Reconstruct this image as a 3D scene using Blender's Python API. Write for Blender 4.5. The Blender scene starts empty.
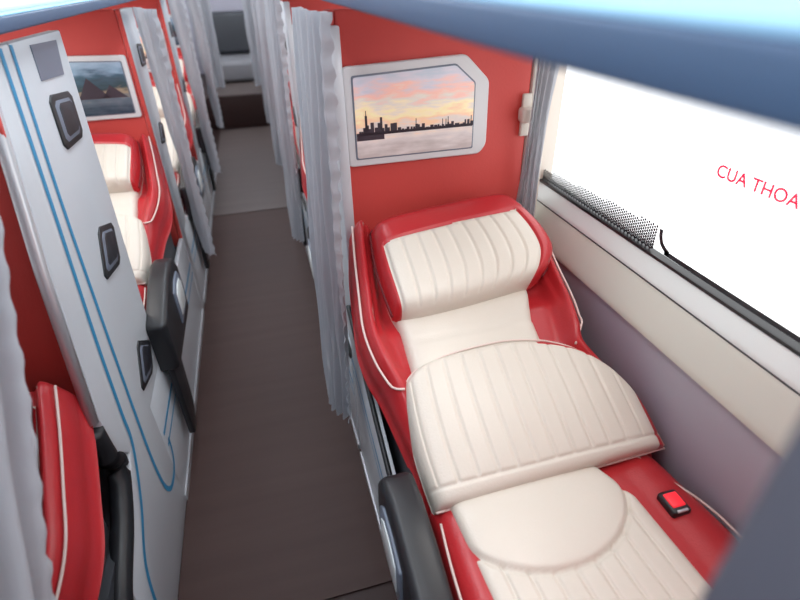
import bpy, math, random
from mathutils import Vector, Matrix
random.seed(4)
S=bpy.context.scene
COL=S.collection
S.view_settings.view_transform='Standard'

# ------------------------------------------------------------------ materials
def mat(name,col,rough=.5,metal=0,bump=0,bscale=200,spec=.5,var=0,vscale=6,emit=None,estr=0,sheen=0,coat=0,stretch=None):
    m=bpy.data.materials.new(name);m.use_nodes=True
    nt=m.node_tree;b=nt.nodes['Principled BSDF']
    b.inputs['Base Color'].default_value=(*col,1)
    b.inputs['Roughness'].default_value=rough;b.inputs['Metallic'].default_value=metal
    b.inputs['Specular IOR Level'].default_value=spec
    if sheen: b.inputs['Sheen Weight'].default_value=sheen
    if coat: b.inputs['Coat Weight'].default_value=coat;b.inputs['Coat Roughness'].default_value=.15
    if emit: b.inputs['Emission Color'].default_value=(*emit,1);b.inputs['Emission Strength'].default_value=estr
    tc=nt.nodes.new('ShaderNodeTexCoord');src=tc.outputs['Object']
    if stretch:
        mp=nt.nodes.new('ShaderNodeMapping');mp.inputs['Scale'].default_value=stretch
        nt.links.new(src,mp.inputs[0]);src=mp.outputs[0]
    if var:
        n=nt.nodes.new('ShaderNodeTexNoise');n.inputs['Scale'].default_value=vscale;n.inputs['Detail'].default_value=4
        nt.links.new(src,n.inputs['Vector'])
        mx=nt.nodes.new('ShaderNodeMix');mx.data_type='RGBA'
        mx.inputs[6].default_value=(*[c*(1-var) for c in col],1);mx.inputs[7].default_value=(*[min(1,c*(1+var)) for c in col],1)
        nt.links.new(n.outputs[0],mx.inputs[0]);nt.links.new(mx.outputs[2],b.inputs['Base Color'])
    if bump:
        n=nt.nodes.new('ShaderNodeTexNoise');n.inputs['Scale'].default_value=bscale;n.inputs['Detail'].default_value=3
        nt.links.new(src,n.inputs['Vector'])
        bp=nt.nodes.new('ShaderNodeBump');bp.inputs['Strength'].default_value=bump;bp.inputs['Distance'].default_value=.002
        nt.links.new(n.outputs[0],bp.inputs['Height']);nt.links.new(bp.outputs[0],b.inputs['Normal'])
    return m
RED=mat('red_leather',(.47,.023,.029),.30,bump=.25,bscale=220,var=.06)
SEAM_SHADE=mat('seam_shade_red',(.16,.008,.012),.6)  # seam red darkened to imitate shade between pillow and shell
PRED=mat('red_partition_vinyl',(.60,.064,.053),.55,bump=.2,bscale=160,var=.05)
CREAM=mat('cream_leather',(.69,.64,.56),.38,bump=.25,bscale=220,var=.03)
PIPE=mat('pale_piping',(.74,.60,.55),.5)
SILVER=mat('silver_blue_laminate',(.64,.68,.72),.33,metal=.05,bump=.05,bscale=60,var=.03,coat=.1)
CHROME=mat('brushed_silver_trim',(.62,.64,.67),.3,metal=.5)
BLUE=mat('blue_stripe',(.03,.30,.56),.4)
BLACK=mat('black_plastic',(.014,.015,.018),.4,bump=.1,bscale=300)
DGREY=mat('dark_grey_plastic',(.05,.055,.065),.45)
MGREY=mat('grey_plastic',(.17,.20,.26),.35)
POST=mat('post_grey_vinyl',(.085,.088,.115),.6)
LAV=mat('lavender_wall_panel',(.42,.41,.49),.5,bump=.1,bscale=150,var=.03)
SILL=mat('cream_sill',(.64,.65,.59),.4,var=.02)
RAILG=mat('window_rail_grey',(.76,.82,.82),.35,metal=.05)
COLM=mat('cream_column',(.70,.64,.57),.5)
CURT=mat('grey_satin_curtain',(.42,.435,.475),.45,bump=.3,bscale=90,var=.12,vscale=14,sheen=.5)
_n=CURT.node_tree;_b=_n.nodes['Principled BSDF'];_o=[q for q in _n.nodes if q.type=='OUTPUT_MATERIAL'][0]
_t=_n.nodes.new('ShaderNodeBsdfTranslucent');_t.inputs[0].default_value=(.62,.64,.68,1)
_x=_n.nodes.new('ShaderNodeMixShader');_x.inputs[0].default_value=.32
_n.links.new(_b.outputs[0],_x.inputs[1]);_n.links.new(_t.outputs[0],_x.inputs[2]);_n.links.new(_x.outputs[0],_o.inputs[0])
SLATE=mat('slate_blue_rail',(.05,.095,.18),.45,var=.05)
CYAN=mat('cyan_trim',(.30,.55,.75),.3,emit=(.25,.6,.9),estr=.2)
PALEB=mat('pale_blue_berth_top',(.58,.70,.80),.5,var=.03)
WHITE=mat('white_frame',(.72,.74,.75),.35)
CEIL=mat('ceiling_panel',(.72,.75,.78),.6,var=.02)
LAMP=mat('lamp_diffuser',(.9,.9,.9),.5,emit=(.90,.95,1),estr=3)
REDB=mat('red_button',(.75,.02,.03),.3,emit=(1,.03,.05),estr=.6)
REDT=mat('red_lettering',(.7,.01,.06),.5,emit=(.85,.02,.1),estr=.35)
FRIT=mat('black_frit',(.02,.022,.03),.4)
SKYL=mat('skyline_ink',(.045,.035,.05),.4)

def floor_mat(name,c1,c2,rough,spec=.25):
    m=mat(name,c1,rough,bump=.15,bscale=30,spec=spec)
    nt=m.node_tree;b=nt.nodes['Principled BSDF']
    tc=nt.nodes.new('ShaderNodeTexCoord');mp=nt.nodes.new('ShaderNodeMapping');mp.inputs['Scale'].default_value=(.6,9,1)
    w=nt.nodes.new('ShaderNodeTexNoise');w.inputs['Scale'].default_value=2.2;w.inputs['Detail'].default_value=6
    mx=nt.nodes.new('ShaderNodeMix');mx.data_type='RGBA';mx.inputs[6].default_value=(*c1,1);mx.inputs[7].default_value=(*c2,1)
    nt.links.new(tc.outputs['Object'],mp.inputs[0]);nt.links.new(mp.outputs[0],w.inputs['Vector']);nt.links.new(w.outputs[0],mx.inputs[0]);nt.links.new(mx.outputs[2],b.inputs['Base Color'])
    return m
FL1=floor_mat('brown_vinyl_mat',(.048,.026,.023),(.068,.040,.036),.5,.2)
FL2=floor_mat('taupe_vinyl_mat',(.085,.066,.062),(.135,.108,.102),.42)
FL3=floor_mat('dark_vinyl_mat',(.028,.014,.013),(.042,.024,.022),.5)

def picture_mat(name,stops,cloud,scale=(1,1,1)):
    m=bpy.data.materials.new(name);m.use_nodes=True;nt=m.node_tree;b=nt.nodes['Principled BSDF']
    b.inputs['Roughness'].default_value=.15
    tc=nt.nodes.new('ShaderNodeTexCoord');sp=nt.nodes.new('ShaderNodeSeparateXYZ')
    nt.links.new(tc.outputs['Generated'],sp.inputs[0])
    no=nt.nodes.new('ShaderNodeTexNoise');no.inputs['Scale'].default_value=3.5;no.inputs['Detail'].default_value=6
    mp=nt.nodes.new('ShaderNodeMapping');mp.inputs['Scale'].default_value=(1.2,1,3.2)
    nt.links.new(tc.outputs['Generated'],mp.inputs[0]);nt.links.new(mp.outputs[0],no.inputs['Vector'])
    ma=nt.nodes.new('ShaderNodeMath');ma.operation='MULTIPLY_ADD';ma.inputs[1].default_value=cloud;nt.links.new(no.outputs[0],ma.inputs[0])
    ad=nt.nodes.new('ShaderNodeMath');ad.operation='SUBTRACT';ad.inputs[1].default_value=cloud*.5
    nt.links.new(sp.outputs[2],ma.inputs[2]);nt.links.new(ma.outputs[0],ad.inputs[0])
    cr=nt.nodes.new('ShaderNodeValToRGB');e=cr.color_ramp.elements
    e[0].position=stops[0][0];e[0].color=(*stops[0][1],1);e[1].position=stops[-1][0];e[1].color=(*stops[-1][1],1)
    for p,c in stops[1:-1]:
        q=e.new(p);q.color=(*c,1)
    nt.links.new(ad.outputs[0],cr.inputs[0]);nt.links.new(cr.outputs[0],b.inputs['Base Color'])
    nt.links.new(cr.outputs[0],b.inputs['Emission Color']);b.inputs['Emission Strength'].default_value=.35
    return m
PIC1=picture_mat('sunset_print',[(0,(.42,.36,.35)),(.2,(.56,.50,.49)),(.33,(.66,.57,.52)),(.40,(.80,.52,.34)),(.50,(.84,.70,.42)),(.62,(.66,.60,.54)),(.74,(.80,.46,.38)),(.88,(.56,.52,.58)),(1,(.44,.48,.55))],.65)
PIC2=picture_mat('lake_print',[(0,(.02,.04,.06)),(.3,(.10,.13,.16)),(.42,(.25,.2,.14)),(.5,(.03,.06,.07)),(.7,(.05,.10,.14)),(.85,(.2,.30,.4)),(1,(.3,.4,.5))],.45)

GL=bpy.data.materials.new('window_glass');GL.use_nodes=True
nt=GL.node_tree;nt.nodes.clear()
o_=nt.nodes.new('ShaderNodeOutputMaterial');t_=nt.nodes.new('ShaderNodeBsdfTransparent');g_=nt.nodes.new('ShaderNodeBsdfGlossy');x_=nt.nodes.new('ShaderNodeMixShader')
g_.inputs['Roughness'].default_value=.02;x_.inputs[0].default_value=.04
nt.links.new(t_.outputs[0],x_.inputs[1]);nt.links.new(g_.outputs[0],x_.inputs[2]);nt.links.new(x_.outputs[0],o_.inputs[0])

# ------------------------------------------------------------------ mesh helpers
def mesh(name,vs,fs,mats,mi=None,smooth=True):
    me=bpy.data.meshes.new(name);me.from_pydata([tuple(v) for v in vs],[],fs)
    for m in mats: me.materials.append(m)
    if mi: me.polygons.foreach_set('material_index',mi)
    if smooth: me.polygons.foreach_set('use_smooth',[True]*len(fs))
    me.update();return me
def obj(name,me,parent=None,loc=(0,0,0)):
    o=bpy.data.objects.new(name,me);COL.objects.link(o);o.location=loc
    if parent: o.parent=parent
    return o
def empty(name,loc=(0,0,0)):
    e=bpy.data.objects.new(name,None);COL.objects.link(e);e.location=loc;e.empty_display_size=.1;return e
def box_me(name,x0,x1,y0,y1,z0,z1,m,bev=0,seg=3):
    vs=[(x,y,z) for x in(x0,x1) for y in(y0,y1) for z in(z0,z1)]
    fs=[(0,1,3,2),(4,6,7,5),(0,4,5,1),(2,3,7,6),(0,2,6,4),(1,5,7,3)]
    me=mesh(name,vs,fs,[m],smooth=False)
    if bev: bevel(me,bev,seg)
    return me
def bevel(me,w,seg=3):
    import bmesh
    bm=bmesh.new();bm.from_mesh(me)
    bmesh.ops.recalc_face_normals(bm,faces=bm.faces)
    ed=[e for e in bm.edges if len(e.link_faces)==2 and e.calc_face_angle(0)>.5]
    bmesh.ops.bevel(bm,geom=ed,offset=w,segments=seg,profile=.5,affect='EDGES',clamp_overlap=True)
    bm.to_mesh(me);bm.free()
    me.polygons.foreach_set('use_smooth',[True]*len(me.polygons))
    try: me.set_sharp_from_angle(angle=.7)
    except Exception: pass
def prism_me(name,poly,axis,a0,a1,m,bev=0,seg=2):
    n=len(poly)
    def P(q,a): return (a,q[0],q[1]) if axis=='x' else ((q[0],a,q[1]) if axis=='y' else (q[0],q[1],a))
    vs=[P(q,a0) for q in poly]+[P(q,a1) for q in poly]
    fs=[tuple(range(n)),tuple(range(2*n-1,n-1,-1))]+[(i,(i+1)%n,n+(i+1)%n,n+i) for i in range(n)]
    me=mesh(name,vs,fs,[m],smooth=False)
    import bmesh
    bm=bmesh.new();bm.from_mesh(me);bmesh.ops.recalc_face_normals(bm,faces=bm.faces);bm.to_mesh(me);bm.free()
    if bev: bevel(me,bev,seg)
    return me
def smoothpts(pts,n=8,closed=False):
    out=[];N=len(pts)
    for i in range(N if closed else N-1):
        if closed: p=[pts[(i+k-1)%N] for k in range(4)]
        else: p=[pts[max(0,i-1)],pts[i],pts[i+1],pts[min(N-1,i+2)]]
        p=[Vector(q) for q in p]
        for k in range(n):
            t=k/n
            out.append(.5*((2*p[1])+(-p[0]+p[2])*t+(2*p[0]-5*p[1]+4*p[2]-p[3])*t*t+(-p[0]+3*p[1]-3*p[2]+p[3])*t**3))
    if not closed: out.append(Vector(pts[-1]))
    return out
def tube_me(name,pts,r,m,closed=False,seg=8,flat=None):
    pts=[Vector(p) for p in pts];n=len(pts);vs=[];fs=[]
    for i,p in enumerate(pts):
        a=pts[(i-1)%n] if (closed or i>0) else p;b=pts[(i+1)%n] if (closed or i<n-1) else p
        t=(b-a).normalized();up=Vector((0,0,1)) if abs(t.z)<.9 else Vector((1,0,0))
        s=t.cross(up).normalized();u=s.cross(t)
        for k in range(seg):
            an=2*math.pi*k/seg;vs.append(p+s*math.cos(an)*r+u*math.sin(an)*r)
    for i in range(n if closed else n-1):
        for k in range(seg):
            j=(i+1)%n;fs.append((i*seg+k,i*seg+(k+1)%seg,j*seg+(k+1)%seg,j*seg+k))
    if not closed:
        fs.append(tuple(range(seg-1,-1,-1)));fs.append(tuple(range((n-1)*seg,n*seg)))
    return mesh(name,vs,fs,[m])
def strip_me(name,pts,w,x,m,th=.002):
    vs=[];n=len(pts)
    for i,p in enumerate(pts):
        a=Vector(pts[max(0,i-1)]);b=Vector(pts[min(n-1,i+1)]);t=(b-a).normalized();s=Vector((-t.y,t.x))
        p=Vector(p)
        for q in (p-s*w/2,p+s*w/2): vs.append((x,q.x,q.y));
    fs=[(2*i,2*i+1,2*i+3,2*i+2) for i in range(n-1)]
    return mesh(name,vs,fs,[m],smooth=False)
def interp(tab,x):
    if x<=tab[0][0]: return tab[0][1]
    for (a,b),(c,d) in zip(tab,tab[1:]):
        if x<=c:
            t=(x-a)/(c-a)
            return b+(d-b)*t
    return tab[-1][1]
def dense(tab,n=8):
    q=smoothpts([Vector((a,b,0)) for a,b in tab],n)
    return [(v.x,v.y) for v in q]

# ------------------------------------------------------------------ seat
K=.93
BD=Vector((0,.8791,.4766));BN=Vector((0,-.4766,.8791));BO=Vector((0,.614,.589))
def FB(X,s,h): return Vector((X*K,0,0))+BO+BD*(s*K)+BN*h
def FP(X,Y,h): return Vector((X*K,.614+(Y-.66)*K,.589+h))
def edge(u,n=10,p=.4): return max(0,1-abs(2*u-1)**n)**p
def cushion(name,frame,outline,hf,skirt,nu,nv,mats,mf):
    vs=[];fs=[];mi=[]
    def us(i,n):
        t=i/n;return .65*t+.35*(.5-.5*math.cos(math.pi*t))
    for j in range(nv+1):
        for i in range(nu+1):
            u=us(i,nu);v=us(j,nv);a,b=outline(u,v);vs.append(frame(a,b,hf(u,v,a,b)))
    W=nu+1
    for j in range(nv):
        for i in range(nu):
            fs.append((j*W+i,j*W+i+1,(j+1)*W+i+1,(j+1)*W+i))
            u=us(i+.5,nu);v=us(j+.5,nv);a,b=outline(u,v);mi.append(mf(u,v,a,b))
    loop=[i for i in range(nu+1)]+[j*W+nu for j in range(1,nv+1)]+[nv*W+i for i in range(nu-1,-1,-1)]+[j*W for j in range(nv-1,0,-1)]
    base=len(vs)
    for k in loop:
        j,i=divmod(k,W);a,b=outline(us(i,nu),us(j,nv));vs.append(frame(a,b,skirt))
    L=len(loop)
    for q in range(L):
        r=(q+1)%L;fs.append((loop[r],loop[q],base+q,base+r))
        k=loop[q];j,i=divmod(k,W);u=min(.99,max(.01,us(i,nu)));v=min(.99,max(.01,us(j,nv)));a,b=outline(u,v);mi.append(mf(u,v,a,b))
    fs.append(tuple(base+q for q in range(L)));mi.append(0)
    return mesh(name,vs,fs,mats,mi)
SL=dense([(-.03,.235),(.059,.229),(.113,.220),(.198,.204),(.277,.188),(.347,.167),(.433,.157),(.534,.166),(.66,.180),(.80,.200)])
SR=dense([(-.03,.800),(.074,.815),(.155,.815),(.235,.782),(.30,.750),(.345,.757),(.422,.765),(.523,.764),(.629,.764),(.727,.745),(.80,.715)])
def shell_out(u,v):
    s=-.03+.83*v;l=interp(SL,s);r=interp(SR,s)
    X=l+(r-l)*u
    if v>.85: s-= .035*((v-.85)/.15)*abs(2*u-1)**4
    return X,s
def shell_h(u,v,a,b):
    w=min(a-interp(SL,b),interp(SR,b)-a)
    amp=.032*min(1,max(0,(b-.22)/.12)) if b>.22 else 0
    groove=-.014*math.exp(-((w-.050)/.006)**2)*min(1,max(0,(b-.40)/.06))
    low=-.025*min(1,max(0,(w-.05)/.02))*min(1,max(0,(b-.42)/.05))
    return -.05+.040*edge(u,14,.5)*edge(v,30,.5)+groove+low+(amp*math.exp(-((w-.033)/.032)**2)+.018*math.exp(-((w-.03)/.03)**2)*max(0,min(1,(b+.03)/.1)))*edge(u,14,.5)
ME={}
ME['backrest_shell']=cushion('backrest_shell',FB,shell_out,shell_h,-.13,130,80,[RED],lambda *a:0)
def ins_out(u,v):
    s=.24+.50*v
    l=.262-.035*max(0,(v-.35)/.65);r=.622+.095*max(0,(v-.3)/.7)
    return l+(r-l)*u,s
def ins_h(u,v,a,b):
    g=sum(math.exp(-((b-q)/.004)**2) for q in(.385,))
    return -.015+.03*edge(u,12,.45)*edge(v,30,.45)-.004*g-.02*min(1,max(0,(b-.46)/.06))
ME['cream_insert']=cushion('cream_insert',FB,ins_out,ins_h,-.05,50,60,[CREAM],lambda *a:0)
HT=dense([(.222,.245),(.238,.278),(.268,.306),(.31,.322),(.375,.331),(.45,.335),(.52,.334),(.60,.320),(.66,.298),(.702,.272),(.74,.234),(.765,.195),(.79,.135),(.814,.02)])
def hip_top(X): return interp(HT,X)
def hip_out(u,v):
    X=.232+(.812-.232)*u
    t=hip_top(X);bot=-.018+.012*u
    b=bot+(t-bot)*v
    X-= .010*math.sin(math.pi*v)*(1-u)
    return X,b
NF=11
def hip_h(u,v,a,b):
    w=min((hip_top(a)-b),1)
    uu=(u-.03)/.87
    fl=0
    if 0<uu<1 and b>.030 and w>.015:
        ph=uu*NF;d=abs(ph-round(ph));fl=-.0038*math.exp(-(d/.09)**2)
    seam=math.exp(-((b-.026)/.004)**2)*.004
    return -.02+.055*edge(u,18,.42)*edge(v,18,.42)+fl-seam+.016*math.sin(math.pi*u)*math.sin(math.pi*min(1,.15+v*.85))
ME['hip_cushion']=cushion('hip_cushion',FB,hip_out,hip_h,-.035,220,90,[CREAM,RED],lambda u,v,a,b:1 if (u>.955 or (u>.62 and v>.945)) else 0)
VB=.68
PR=dense([(0,.690),(.12,.722),(.28,.744),(.5,.738),(.75,.712),(1.0,.676)])
def pil_out(u,v):
    l=.250-.010*math.sin(math.pi*v);r=interp(PR,v)
    s=.440+.300*v+.045*u-.010*math.sin(math.pi*u)*(1-v)+.006*math.sin(math.pi*u)*v
    s+= (.5-v)*.035*abs(2*u-1)**10
    return l+(r-l)*u,s
def pil_h(u,v,a,b):
    fl=0;uu=(u-.055)/.82
    vb=VB+.03*u
    if 0<=uu<=1 and .03<v<vb-.005:
        ph=uu*9;d=abs(ph-round(ph));fl=-.0042*math.exp(-(d/.09)**2)
    sm=.006*(math.exp(-((v-vb)/.014)**2) if .05<u<.88 else 0)+.006*(math.exp(-((u-.05)/.008)**2)+math.exp(-((u-.88)/.008)**2) if v<vb else 0)
    return .008+.066*edge(u,14,.5)*edge(v,12,.5)+.018*math.sin(math.pi*v)*math.sin(math.pi*u)**.5+fl-sm
ME['head_pillow']=cushion('head_pillow',FB,pil_out,pil_h,-.004,190,100,[CREAM,RED],lambda u,v,a,b:1 if (v>VB+.03*u or u<.05 or u>.88) else 0)
ph_=[FB(a,b,.022) for a,b in [pil_out(i/30,1.0) for i in range(31)]]
ME['pillow_top_seam_shade']=tube_me('pillow_top_seam_shade',ph_,.003,SEAM_SHADE)  # pillow edge seams, with the crease shade put into their colour
ME['pillow_side_seam_shade']=tube_me('pillow_side_seam_shade',[FB(a,b,.016) for a,b in [pil_out(1.0,i/20) for i in range(21)]],.004,SEAM_SHADE)
ME['pillow_left_seam_shade']=tube_me('pillow_left_seam_shade',[FB(a,b,.016) for a,b in [pil_out(0.0,i/20) for i in range(21)]],.004,SEAM_SHADE)
def pan_out(u,v):
    Y=.10+.57*v
    l=.262+.02*(1-v);r=.66+.03*(1-v)-.045*max(0,v-.8)/.2*(1)
    return l+(r-l)*u,Y
def ell(a,b): return math.hypot((a-.447)/.203,(b-.615)/.168)
def pan_h(u,v,a,b):
    e=ell(a,b);fl=0
    if e>1:
        ph=u*9;d=abs(ph-round(ph));fl=-.0045*math.exp(-(d/.10)**2)
        if u<.03 or u>.97: fl=0
    g=-.007*math.exp(-((e-1)/.03)**2)+(.012*math.sqrt(max(0,1-e*e)) if e<1 else 0)
    return -.02+.03*edge(u,20,.45)*edge(v,24,.45)+fl+g
ME['seat_pan_cushion']=cushion('seat_pan_cushion',FP,pan_out,pan_h,-.06,170,130,[CREAM],lambda *a:0)
def frm_out(u,v):
    Y=.08+.60*v;l=.205+.02*v;r=.822-.03*max(0,(v-.6)/.4)
    return l+(r-l)*u,Y
def frm_h(u,v,a,b):
    w=min(u,1-u);return -.06+.055*edge(u,16,.5)*edge(v,20,.5)+.006*math.sin(math.pi*min(1,w*5))
ME['seat_pan_frame']=cushion('seat_pan_frame',FP,frm_out,frm_h,-.16,70,50,[RED],lambda *a:0)
pl=[FB(interp(SL,s)+.012,s,.014) for s in [.30+.02*i for i in range(24)]]
pl=[FB(.232,.262,.02),FB(.205,.275,.012)]+pl[1:]
ME['piping_aisle_side']=tube_me('piping_aisle_side',smoothpts(pl,3),.0028,PIPE)
ME['piping_aisle_inner']=tube_me('piping_aisle_inner',smoothpts([FB(interp(SL,s)+.040,s,.024) for s in [.43+.03*i for i in range(12)]],3),.0030,PIPE)
pr=[FB(.70,.29,.015)]+[FB(interp(SR,s)-.013,s,.014) for s in [.345+.02*i for i in range(22)]]
ME['piping_window_side']=tube_me('piping_window_side',smoothpts(pr,3),.0028,PIPE)
ME['piping_window_inner']=tube_me('piping_window_inner',smoothpts([FB(interp(SR,s)-.038,s,.024) for s in [.56+.03*i for i in range(8)]],3),.0026,PIPE)
ph=[]
for i in range(61):
    u=.0+1.0*i/60;a,b=hip_out(u,.985);ph.append(FB(a,b+.003,.003+.02*math.sin(math.pi*u)))
ph+= [FB(.817,.0,.0)]
ME['hip_piping']=tube_me('hip_piping',ph,.0022,PIPE)
pb=[FB(*hip_out(u/40,.0),.004) for u in range(41)]
ME['hip_front_piping']=tube_me('hip_front_piping',pb,.0026,PIPE)
pp=[FP(.235,.62,-.012),FP(.222,.50,-.010),FP(.213,.30,-.010),FP(.21,.10,-.010)]
ME['pan_piping']=tube_me('pan_piping',smoothpts(pp,6),.0026,PIPE)
pp=[FP(.735,.66,-.004),FP(.765,.58,-.006),FP(.80,.50,-.008),FP(.812,.40,-.008),FP(.816,.10,-.008)]
ME['pan_piping_window']=tube_me('pan_piping_window',smoothpts(pp,6),.0026,PIPE)
bx=FP(.727,.522,0)
ME['buckle_housing']=box_me('buckle_housing',bx.x-.021,bx.x+.021,bx.y-.03,bx.y+.022,bx.z-.03,bx.z+.012,BLACK,.006)
ME['buckle_button']=box_me('buckle_button',bx.x-.015,bx.x+.015,bx.y-.018,bx.y+.014,bx.z+.008,bx.z+.015,REDB,.003)
ME['buckle_slot']=box_me('buckle_slot',bx.x-.012,bx.x+.012,bx.y-.029,bx.y-.024,bx.z-.01,bx.z+.013,CHROME,.001)
ME['back_support']=prism_me('back_support',[(.10,.40),(1.18,.40),(1.20,.80),(.68,.50),(.10,.46)],'x',.205,.735,DGREY,.01)

MIRX=-.264
def oy(k,left): return 1.28*k+((-.20 if k==0 else -.12) if left else 0)
def place(name,meshes,k,left,dy=0,dz=0,dx=0):
    e=empty(name,((MIRX if left else 0)+dx,oy(k,left)+dy,dz))
    if left: e.scale=(-1,1,1)
    for n,me in meshes.items(): obj(n,me,e)
    return e
# ------------------------------------------------------------------ berth base + armrest + side panel etc
def base(y1,left):
    B={}
    prof=[(.03,0),(1.275,0),(1.275,.66),(1.05,.56),(.80,.465),(.62,.44),(.03,.44)]
    if left: prof=[(-.02,0),(y1,0),(y1,.44),(.62,.44),(-.02,.44)]
    x0=.1795 if left else .165
    B['side_fascia']=prism_me('side_fascia',prof,'x',x0,x0+.02,SILVER,.004)
    B['cabinet']=box_me('cabinet',.208,.76,.03,1.275,0,.395,DGREY)
    B['kick_strip']=box_me('kick_strip',x0-.004,x0,prof[0][0],y1,.0,.03,CHROME)
    if left:
        B['blue_line_upper']=strip_me('blue_line_upper',[(0,.30),(y1,.30)],.014,x0-.001,BLUE)
        B['blue_line_lower']=strip_me('blue_line_lower',[(0,.25),(y1,.25)],.008,x0-.001,BLUE)
    else:
        B['blue_line_upper']=strip_me('blue_line_upper',[(.03,.33),(.6,.33),(.85,.36),(1.27,.47)],.014,x0-.001,BLUE)
        B['blue_line_lower']=strip_me('blue_line_lower',[(.03,.28),(.6,.28),(.85,.31),(1.27,.42)],.008,x0-.001,BLUE)
        B['top_trim']=tube_me('top_trim',[(.168,y,z+.004) for y,z in [(.03,.44),(.62,.44),(.80,.465),(1.05,.56),(1.275,.66)]],.007,BLACK)
    return B
BASER=base(1.275,False);BASEL=base(1.17,True);BASEL0=base(.66,True)
ARM={}
ap=[(.30,.40),(.70,.40),(.715,.50),(.705,.59),(.67,.640),(.60,.655),(.50,.640),(.40,.61),(.30,.585)]
ARM['armrest_body']=prism_me('armrest_body',ap,'x',.118,.188,BLACK,.016,4)
ins=[(.50,.455),(.64,.455),(.665,.50),(.66,.565),(.63,.60),(.56,.60),(.50,.58)]
ARM['grip_recess']=prism_me('grip_recess',ins,'x',.112,.121,MGREY,.003)
ins2=[(.525,.475),(.625,.475),(.642,.51),(.638,.555),(.615,.578),(.565,.578),(.525,.56)]
ARM['grip_inner']=prism_me('grip_inner',ins2,'x',.1095,.115,RAILG,.002)
ARM['recline_lever']=prism_me('recline_lever',[(.33,.52),(.42,.53),(.44,.56),(.42,.575),(.34,.565)],'x',.190,.202,BLACK,.004)
ARM['armrest_leg']=prism_me('armrest_leg',[(.31,.41),(.45,.41),(.42,.16),(.36,.10),(.31,.10)],'x',.140,.163,BLACK,.006)
def side_panel(low=True):
    D={}
    if low:
        poly=[(1.16,1.40),(1.13,1.32),(1.036,1.02),(.96,.68),(.975,.56),(1.03,.50),(.93,.43),(.76,.345),(.735,.0),(1.445,0),(1.46,.09),(1.62,1.395)]
    else:
        poly=[(1.285,1.40),(1.285,.70),(1.285,0),(1.445,0),(1.46,.09),(1.56,1.395)]
    D['panel_board']=prism_me('panel_board',poly,'x',-.444,-.472,SILVER,.004)
    if low:
        D['edge_trim']=tube_me('edge_trim',[(-.458,a,b) for a,b in [(1.155,1.40),(1.125,1.32),(1.031,1.02),(.955,.68)]],.013,CHROME)
        rim=[(.965,.66),(.975,.57),(1.005,.50),(.91,.41),(.77,.345),(.715,.28),(.70,.15),(.695,.02)]
        D['black_rim']=tube_me('black_rim',smoothpts([(-.468,a-.012,b) for a,b in rim],5),.026,BLACK,seg=14)
        def st(pts): return [(q.x,q.y) for q in smoothpts([Vector((a,b,0)) for a,b in pts],8)]
        D['stripe_inner']=strip_me('stripe_inner',st([(1.272,1.396),(1.215,1.098),(1.175,.80),(1.148,.569),(1.13,.377),(1.135,.25),(1.165,.185),(1.215,.165),(1.27,.175),(1.30,.215),(1.305,.26)]),.016,-.4425,BLUE)
        D['stripe_outer']=strip_me('stripe_outer',st([(1.215,1.396),(1.16,1.10),(1.10,.80),(1.07,.60),(1.055,.50),(.97,.385),(.85,.28),(.80,.1)]),.017,-.4425,BLUE)
    recs=[[(1.365,1.285),(1.53,1.268),(1.515,1.16),(1.35,1.165)],[(1.37,.965),(1.50,.925),(1.45,.822),(1.285,.85)],[(1.345,.62),(1.46,.54),(1.385,.472),(1.24,.508)]]
    if not low: recs=[[(a+.03,b) for a,b in recs[0]],[(a+.06,b) for a,b in recs[1]]]
    for i,r in enumerate(recs):
        c=Vector((sum(a for a,b in r)/4,sum(b for a,b in r)/4))
        def scaled(f,ox=0):
            out=[]
            for q in range(4):
                a=Vector(r[q]);b=Vector(r[(q+1)%4]);
                for t in(.12,.88): out.append(tuple(c+(a.lerp(b,t)-c)*f*(1 if low else .75)+Vector((ox,0))))
            return out
        D['recess_bezel_%d'%(i+1)]=prism_me('recess_bezel',scaled(1.0),'x',-.446,-.440,BLACK,.002)
        D['recess_cup_%d'%(i+1)]=prism_me('recess_cup',scaled(.76),'x',-.441,-.4392,MGREY,.001)
        D['recess_slot_%d'%(i+1)]=prism_me('recess_slot',scaled(.62,.010),'x',-.44,-.4385,FRIT,.001)
    if low: D['sticker']=prism_me('sticker',[(1.375,1.385),(1.56,1.378),(1.53,1.305),(1.365,1.315)],'x',-.446,-.4420,MGREY)
    return D
PANL=side_panel();PANR=side_panel(low=False)

PART={}
PART['padded_board']=box_me('padded_board',.20,.705,1.30,1.335,.0,1.43,PRED,.006)
PART['window_column']=box_me('window_column',.707,.765,1.295,1.345,.78,1.43,COLM,.005)
PART['lower_column']=box_me('lower_column',.707,.765,1.30,1.335,0,.779,PRED)
PART['edge_cap']=box_me('edge_cap',.181,.199,1.298,1.34,.0,1.43,PRED,.004)
PART['hook']=box_me('hook',.672,.712,1.262,1.297,1.150,1.188,COLM,.008)
PART['hook_plate']=box_me('hook_plate',.682,.706,1.288,1.299,1.11,1.22,COLM,.003)
PARTL=dict(PART)
PARTL['padded_board']=box_me('padded_board_left',.20,.705,1.30,1.335,.0,1.40,PRED,.006)
PARTL['edge_cap']=box_me('edge_cap_left',.183,.199,1.298,1.34,.0,1.40,PRED,.004)
PARTL['window_column']=box_me('window_column_left',.707,.765,1.295,1.345,.78,1.40,COLM,.005)
def rnd(poly,r=.012,n=4):
    out=[];N=len(poly)
    for i in range(N):
        p=Vector(poly[i]);a=(Vector(poly[i-1])-p);b=(Vector(poly[(i+1)%N])-p)
        d=min(r,a.length*.45,b.length*.45);A=p+a.normalized()*d;B=p+b.normalized()*d
        for k in range(n+1):
            t=k/n;out.append(tuple((1-t)**2*A+2*t*(1-t)*p+t*t*B))
    return out
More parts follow.
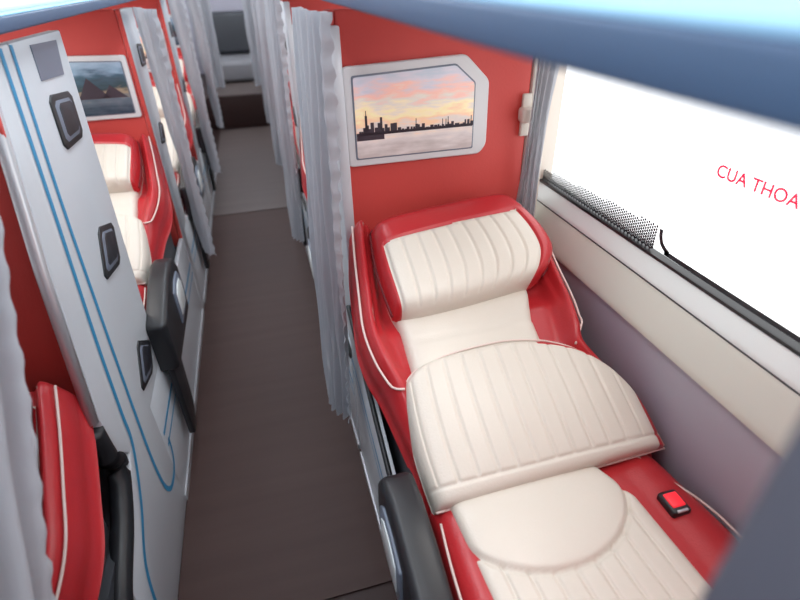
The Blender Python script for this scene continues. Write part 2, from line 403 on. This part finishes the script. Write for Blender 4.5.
def picture(kind):
    D={}
    fo=rnd([(.206,1.076),(.563,1.076),(.582,1.10),(.580,1.262),(.515,1.325),(.206,1.314)])
    sc=rnd([(.229,1.098),(.538,1.098),(.538,1.258),(.487,1.302),(.229,1.290)],.006)
    D['frame']=prism_me('frame',fo,'y',1.284,1.300,WHITE,.005,3)
    D['inner_bezel']=prism_me('inner_bezel',rnd([(.225,1.094),(.542,1.094),(.542,1.260),(.4885,1.306),(.225,1.294)],.006),'y',1.282,1.286,MGREY,.001)
    D['print']=prism_me('print',sc,'y',1.2805,1.284,PIC1 if kind else PIC2)
    vs=[];fs=[]
    def bar(x0,x1,z0,z1):
        b=len(vs);y=1.2798
        vs.extend([(x0,y,z0),(x1,y,z0),(x1,y,z1),(x0,y,z1)]);fs.append((b,b+1,b+2,b+3))
    if kind:
        hz=1.158
        x=.236
        while x<.325:
            w=random.uniform(.004,.009);h=random.uniform(.010,.030)*(1 if x>.25 else .6);bar(x,x+w,hz-.004,hz+h);x+=w+random.uniform(-.001,.002)
        bar(.252,.258,hz,hz+.044);bar(.254,.256,hz,hz+.056);bar(.29,.296,hz,hz+.038)
        while x<.532:
            w=random.uniform(.004,.010);h=random.uniform(.004,.015);bar(x,x+w,hz-.002,hz+h)
            if random.random()<.15: bar(x+.001,x+.003,hz,hz+h+.014)
            x+=w+random.uniform(-.001,.003)
        bar(.2295,.537,hz-.004,hz+.003);bar(.2295,.30,hz-.016,hz-.003)
    else:
        for x0,x1,z in [(.235,.33,1.21),(.30,.42,1.24),(.40,.53,1.20)]:
            b=len(vs);vs.extend([(x0,1.2798,1.16),(x1,1.2798,1.16),((x0+x1)/2+.01,1.2798,z)]);fs.append((b,b+1,b+2))
    D['skyline']=mesh('skyline',vs,fs,[SKYL],smooth=False)
    return D
PICA=picture(True);PICB=picture(False)

def curtain_me(name,top,bot,z1,z0,pl,amp,scallop=True,nu=140,nv=90,waist=None,sc=.010):
    T=smoothpts([Vector((a,b,0)) for a,b in top],12);B=smoothpts([Vector((a,b,0)) for a,b in bot],12)
    def at(P,t):
        f=t*(len(P)-1);i=min(int(f),len(P)-2);return P[i].lerp(P[i+1],f-i)
    vs=[];fs=[]
    for j in range(nv+1):
        v=j/nv;z=z1+(z0-z1)*v
        for i in range(nu+1):
            t=i/nu;c=at(T,t).lerp(at(B,t),v);d=(at(T,min(1,t+.02)).lerp(at(B,min(1,t+.02)),v)-at(T,max(0,t-.02)).lerp(at(B,max(0,t-.02)),v)).normalized()
            n=Vector((-d.y,d.x,0))
            a=amp*(.7+.4*v)*(1+.25*math.sin(9*t+3*v))
            off=n*(a*math.sin(2*math.pi*pl*t+.8*math.sin(3*v+t*2))+.30*a*math.sin(4*math.pi*pl*t+1+4*v)+.18*a*math.sin(23*t+17*v))
            if waist:
                w=waist(v);m=at(T,.5).lerp(at(B,.5),v);c=m+(c-m)*w;off=off*(.4+.6*w)
            if scallop and t>.92: off+=d*(sc*abs(math.sin(z*62))*(t-.92)/.08)+n*.004*math.sin(z*124)*(t-.92)/.08
            zz=z+(.008*abs(math.sin(t*math.pi*pl*2)) if j==nv else 0)
            vs.append((c.x+off.x,c.y+off.y,zz))
    W=nu+1
    for j in range(nv):
        for i in range(nu): fs.append((j*W+i,j*W+i+1,(j+1)*W+i+1,(j+1)*W+i))
    return mesh(name,vs,fs,[CURT])
C_MAIN=curtain_me('curtain_cloth',[(.118,1.275),(.120,1.15),(.148,1.06)],[(.078,1.265),(.092,1.19),(.125,1.13)],1.44,.345,6,.013)
C_MAINL=curtain_me('curtain_cloth_left',[(.145,1.30),(.100,1.14),(.050,1.06)],[(.095,1.27),(.085,1.18),(.060,1.10)],1.40,.345,6,.016,sc=.012)
C_WIN=curtain_me('window_curtain_cloth',[(.690,1.255),(.708,1.235),(.732,1.19)],[(.672,1.258),(.695,1.25),(.722,1.225)],1.43,.885,5,.011,scallop=False,waist=lambda v:1-.30*math.sin(math.pi*min(1,v*1.0)))
C_NEAR=curtain_me('curtain_cloth_near',[(-.40,.10),(-.41,.50),(-.395,.955)],[(-.42,-.20),(-.41,.0),(-.395,.25)],1.40,.40,8,.018,sc=.006)
C_CLOSED=curtain_me('window_curtain_closed',[(.735,.08),(.735,.6),(.735,1.2)],[(.735,.08),(.735,.6),(.735,1.2)],1.39,.86,16,.012,scallop=False,nu=260,nv=20)

ROWS=4
SEAT=dict(ME);SEAT.update(ARM)
SEAT0={k_:v for k_,v in SEAT.items() if k_!='armrest_leg'}
for k in range(ROWS):
    for left in (False,True):
        if left and k==0: place('reclining_seat',SEAT0,k,left,dy=-.10,dz=-.12,dx=-.022)
        else: place('reclining_seat',SEAT,k,left)
        place('berth_base',(BASEL0 if k==0 else BASEL) if left else BASER,k,left,dy=(.0 if not left else (.0-oy(k,True)+1.28*k)))
        place('cabin_partition',PARTL if left else PART,k,left)
        pk=(k==0 and not left) or (k==2)
        if not (left and k==0): place('framed_picture',PICA if pk else PICB,k,left,dz=-.07 if left else 0)
        if left and k==0: place('window_curtain',{'cloth':C_CLOSED},k,left)
        else: place('window_curtain',{'cloth':C_WIN},k,left,dz=-.035 if left else 0)
        if not(left and k==0): place('privacy_curtain',{'cloth':C_MAINL if left else C_MAIN},k,left,dy=.14 if left else 0)
        if left:
            e=empty('berth_side_panel',(0,1.28*k-(.10 if k else 0),0))
            for n,me in (PANL if k==0 else PANR).items(): obj(n,me,e)
        else:
            e=empty('berth_side_panel',(MIRX,1.28*k,0));e.scale=(-1,1,1)
            for n,me in PANR.items(): obj(n,me,e)
e=empty('privacy_curtain');obj('cloth',C_NEAR,e)
for left in(False,True):
    e=place('cabin_partition',{k_:v for k_,v in (PARTL if left else PART).items() if k_ in('padded_board','window_column','lower_column','edge_cap')},-1,left)
e=empty('berth_post');obj('post',box_me('post',.156,.180,.03,.086,.45,1.445,POST,.008),e)

# ------------------------------------------------------------------ shell
YA,YB=-1.6,8.2
def wall(name,sgn):
    off=0 if sgn>0 else MIRX
    e=empty(name)
    def X(a): return off+sgn*a
    def bx_(n,x0,x1,y0,y1,z0,z1,m,bev=0):
        a,b=sorted((X(x0),X(x1)));return obj(n,box_me(n,a,b,y0,y1,z0,z1,m,bev),e)
    bx_('lower_panel',.772,.86,YA,YB,0,.795,LAV)
    pf=[(.762,.790),(.764,.806),(.772,.820),(.792,.880),(.797,.888),(.86,.888),(.86,.790)]
    obj('sill',prism_me('sill',[(X(a),b) for a,b in pf],'y',YA,YB,SILL,.002),e)
    pf=[(.796,.890),(.800,.902),(.818,.928),(.822,.936),(.86,.936),(.86,.890)]
    obj('glazing_rail',prism_me('glazing_rail',[(X(a),b) for a,b in pf],'y',YA,YB,RAILG,.002),e)
    bx_('dark_joint',.7952,.80,YA,YB,.888,.891,DGREY)
    bx_('gasket',.818,.84,YA,YB,.934,.941,BLACK)
    bx_('middle_panel',.80,.86,YA,YB,1.40,1.56,CEIL)
    bx_('upper_panel',.80,.86,YA,YB,1.98,2.12,CEIL)
    for k in range(-2,ROWS+2):
        y=1.28*k+1.39
        bx_('pillar_%d'%(k+3),.80,.86,y,y+.09,.937,1.40,COLM);bx_('upper_pillar_%d'%(k+3),.80,.86,y,y+.09,1.56,1.98,COLM)
    return e
wall('wall_right',1);wall('wall_left',-1)
for n,sg in(('window_1',1),('window_2',-1)):
    off=0 if sg>0 else MIRX
    e=empty(n)
    x=off+sg*.832
    obj('glass',mesh('glass',[(x,YA,.94),(x,YB,.94),(x,YB,1.40),(x,YA,1.40)],[(0,1,2,3)],[GL],smooth=False),e)
    obj('glass_upper',mesh('glass_upper',[(x,YA,1.56),(x,YB,1.56),(x,YB,1.98),(x,YA,1.98)],[(0,1,2,3)],[GL],smooth=False),e)
e=bpy.data.objects['window_1']
vs=[];fs=[]
def disc(y,z,r,n=8):
    b=len(vs)
    for i in range(n): vs.append((.8295,y+r*math.cos(i*math.tau/n),z+r*math.sin(i*math.tau/n)))
    fs.append(tuple(range(b,b+n)))
y=1.40
i=0
while y>.872:
    frac=(1.38-y)/.5
    top=.972+.028*frac
    z=.945
    while z<top:
        disc(y,z+(.0036 if i%2 else 0),.0040*(1.04-.2*(z-.945)/(top-.945+1e-6)));z+=.0074
    y-=.0068;i+=1
obj('frit_dots',mesh('frit_dots',vs,fs,[FRIT],smooth=False),e)
bp_=[(q.x,q.y) for q in smoothpts([Vector((a,b,0)) for a,b in[(.862,1.000),(.858,.983),(.848,.968),(.825,.957),(.79,.954),(.3,.954),(-.5,.954)]],6)]
obj('black_border',strip_me('black_border',bp_,.011,.829,FRIT),e)
fc=bpy.data.curves.new('exit_lettering','FONT');fc.body='CUA THOAT HIEM';fc.size=.0335;fc.extrude=.0003;fc.space_character=1.02;fc.offset=.0006
fc.materials.append(REDT)
fo=bpy.data.objects.new('exit_lettering',fc);COL.objects.link(fo);fo.parent=e
fo.matrix_world=Matrix(((0,0,-1,.8285),(-1,0,0,.767),(0,1,0,1.155),(0,0,0,1)))

e=empty('floor')
obj('subfloor',box_me('subfloor',-1.15,.87,YA,YB,-.06,-.004,FL3),e)
obj('entry_mat',box_me('entry_mat',-.443,.165,YA,.795,-.0035,.003,FL3),e)
obj('aisle_mat',box_me('aisle_mat',-.443,.165,.805,3.77,-.0035,.003,FL1),e)
obj('rear_mat',box_me('rear_mat',-.443,.165,3.785,6.35,-.0035,.003,FL2),e)
obj('ceiling',box_me('ceiling',-1.15,.87,YA,YB,2.12,2.16,CEIL))
obj('wall_rear',box_me('wall_rear',-1.15,.87,YB,YB+.05,0,2.12,LAV))
obj('wall_front',box_me('wall_front',-1.15,.87,YA-.05,YA,0,2.12,LAV))
e=empty('rear_platform')
obj('riser',box_me('riser',-1.02,.76,6.42,YB-.01,0.001,.35,FL3,.01),e)
obj('platform_mat',box_me('platform_mat',-.44,.18,6.44,YB-.02,.351,.357,FL2),e)
e=empty('rear_bench')
obj('bench_cushion',box_me('bench_cushion',-.44,.18,7.2,8.1,.37,.60,mat('grey_leather',(.22,.22,.24),.5),.05,4),e)
obj('bench_back',box_me('bench_back',-.44,.18,7.9,8.15,.62,1.1,DGREY,.05,4),e)
e=empty('rear_curtain')
obj('cloth',curtain_me('rear_cloth',[(-.42,6.5),(-.36,6.55),(-.30,6.5)],[(-.42,6.5),(-.36,6.55),(-.30,6.5)],1.44,.42,4,.02,False,60,20),e)
obj('cloth_right',curtain_me('rear_cloth_r',[(.04,6.5),(.10,6.55),(.16,6.5)],[(.04,6.5),(.10,6.55),(.16,6.5)],1.44,.42,4,.02,False,60,20),e)

for left in(False,True):
    e=empty('upper_berth',(MIRX if left else 0,0,0));
    if left: e.scale=(-1,1,1)
    dz=-.035 if left else 0
    obj('slab',box_me('slab',.182,.79,YA,7.0,1.452+dz,1.474+dz,CEIL),e)
    obj('side_rail',box_me('side_rail',.148,.182,YA,7.0,1.456+dz,1.482+dz,SLATE,.004),e)
    obj('cyan_edge',box_me('cyan_edge',.150,.182,YA,7.0,1.482+dz,1.4855+dz,CYAN,.001),e)
    obj('mattress',box_me('mattress',.184,.79,YA,7.0,1.475+dz,1.50+dz,PALEB,.01),e)

# ------------------------------------------------------------------ lights
W=bpy.data.worlds.new('world');S.world=W;W.use_nodes=True
bg=W.node_tree.nodes['Background'];bg.inputs[0].default_value=(.97,.985,1,1);bg.inputs[1].default_value=2.25
def area(name,loc,rot,sx,sy,pw,col,parent=None):
    l=bpy.data.lights.new(name,'AREA');l.shape='RECTANGLE';l.size=sx;l.size_y=sy;l.energy=pw;l.color=col
    o=bpy.data.objects.new(name,l);COL.objects.link(o);o.location=loc;o.rotation_euler=rot
    if parent:o.parent=parent
    return o
e=empty('ceiling_lamp')
obj('diffuser',box_me('diffuser',-.25,-.02,-1.2,7.6,2.095,2.119,LAMP,.004),e)
area('lamp_light',(-.132,3.0,2.085),(0,0,0),.3,8.5,35,(.95,.97,1),e)
for k in range(ROWS):
    for left in(False,True):
        if left and k==0: continue
        x=MIRX-.47 if left else .47;dz=-.035 if left else 0
        e=empty('berth_fill_light')  # fill light added under the bunk to brighten the lower berth
        obj('fill_housing',box_me('fill_housing',x-.12,x+.12,1.28*k+.45,1.28*k+.80,1.436+dz,1.4515+dz,CEIL,.004),e)  # made-up housing around the added fill light
        area('lamp_light',(x,1.28*k+.62,1.43+dz),(0,0,0),.22,.33,2.1,(1,.97,.93),e)

# ------------------------------------------------------------------ camera
cam=bpy.data.cameras.new('camera');co=bpy.data.objects.new('camera',cam);COL.objects.link(co);S.camera=co
cam.lens=23.09;cam.sensor_width=36;cam.clip_start=.01
R_=Vector((.96445,-.2632,-.0235)).normalized();U_=Vector((.16134,.51612,.84118));Z_=R_.cross(U_).normalized();U_=Z_.cross(R_)
co.matrix_world=Matrix(((R_.x,U_.x,Z_.x,0),(R_.y,U_.y,Z_.y,0),(R_.z,U_.z,Z_.z,1.5),(0,0,0,1)))
cam.dof.use_dof=True;cam.dof.focus_distance=1.3;cam.dof.aperture_fstop=2.4
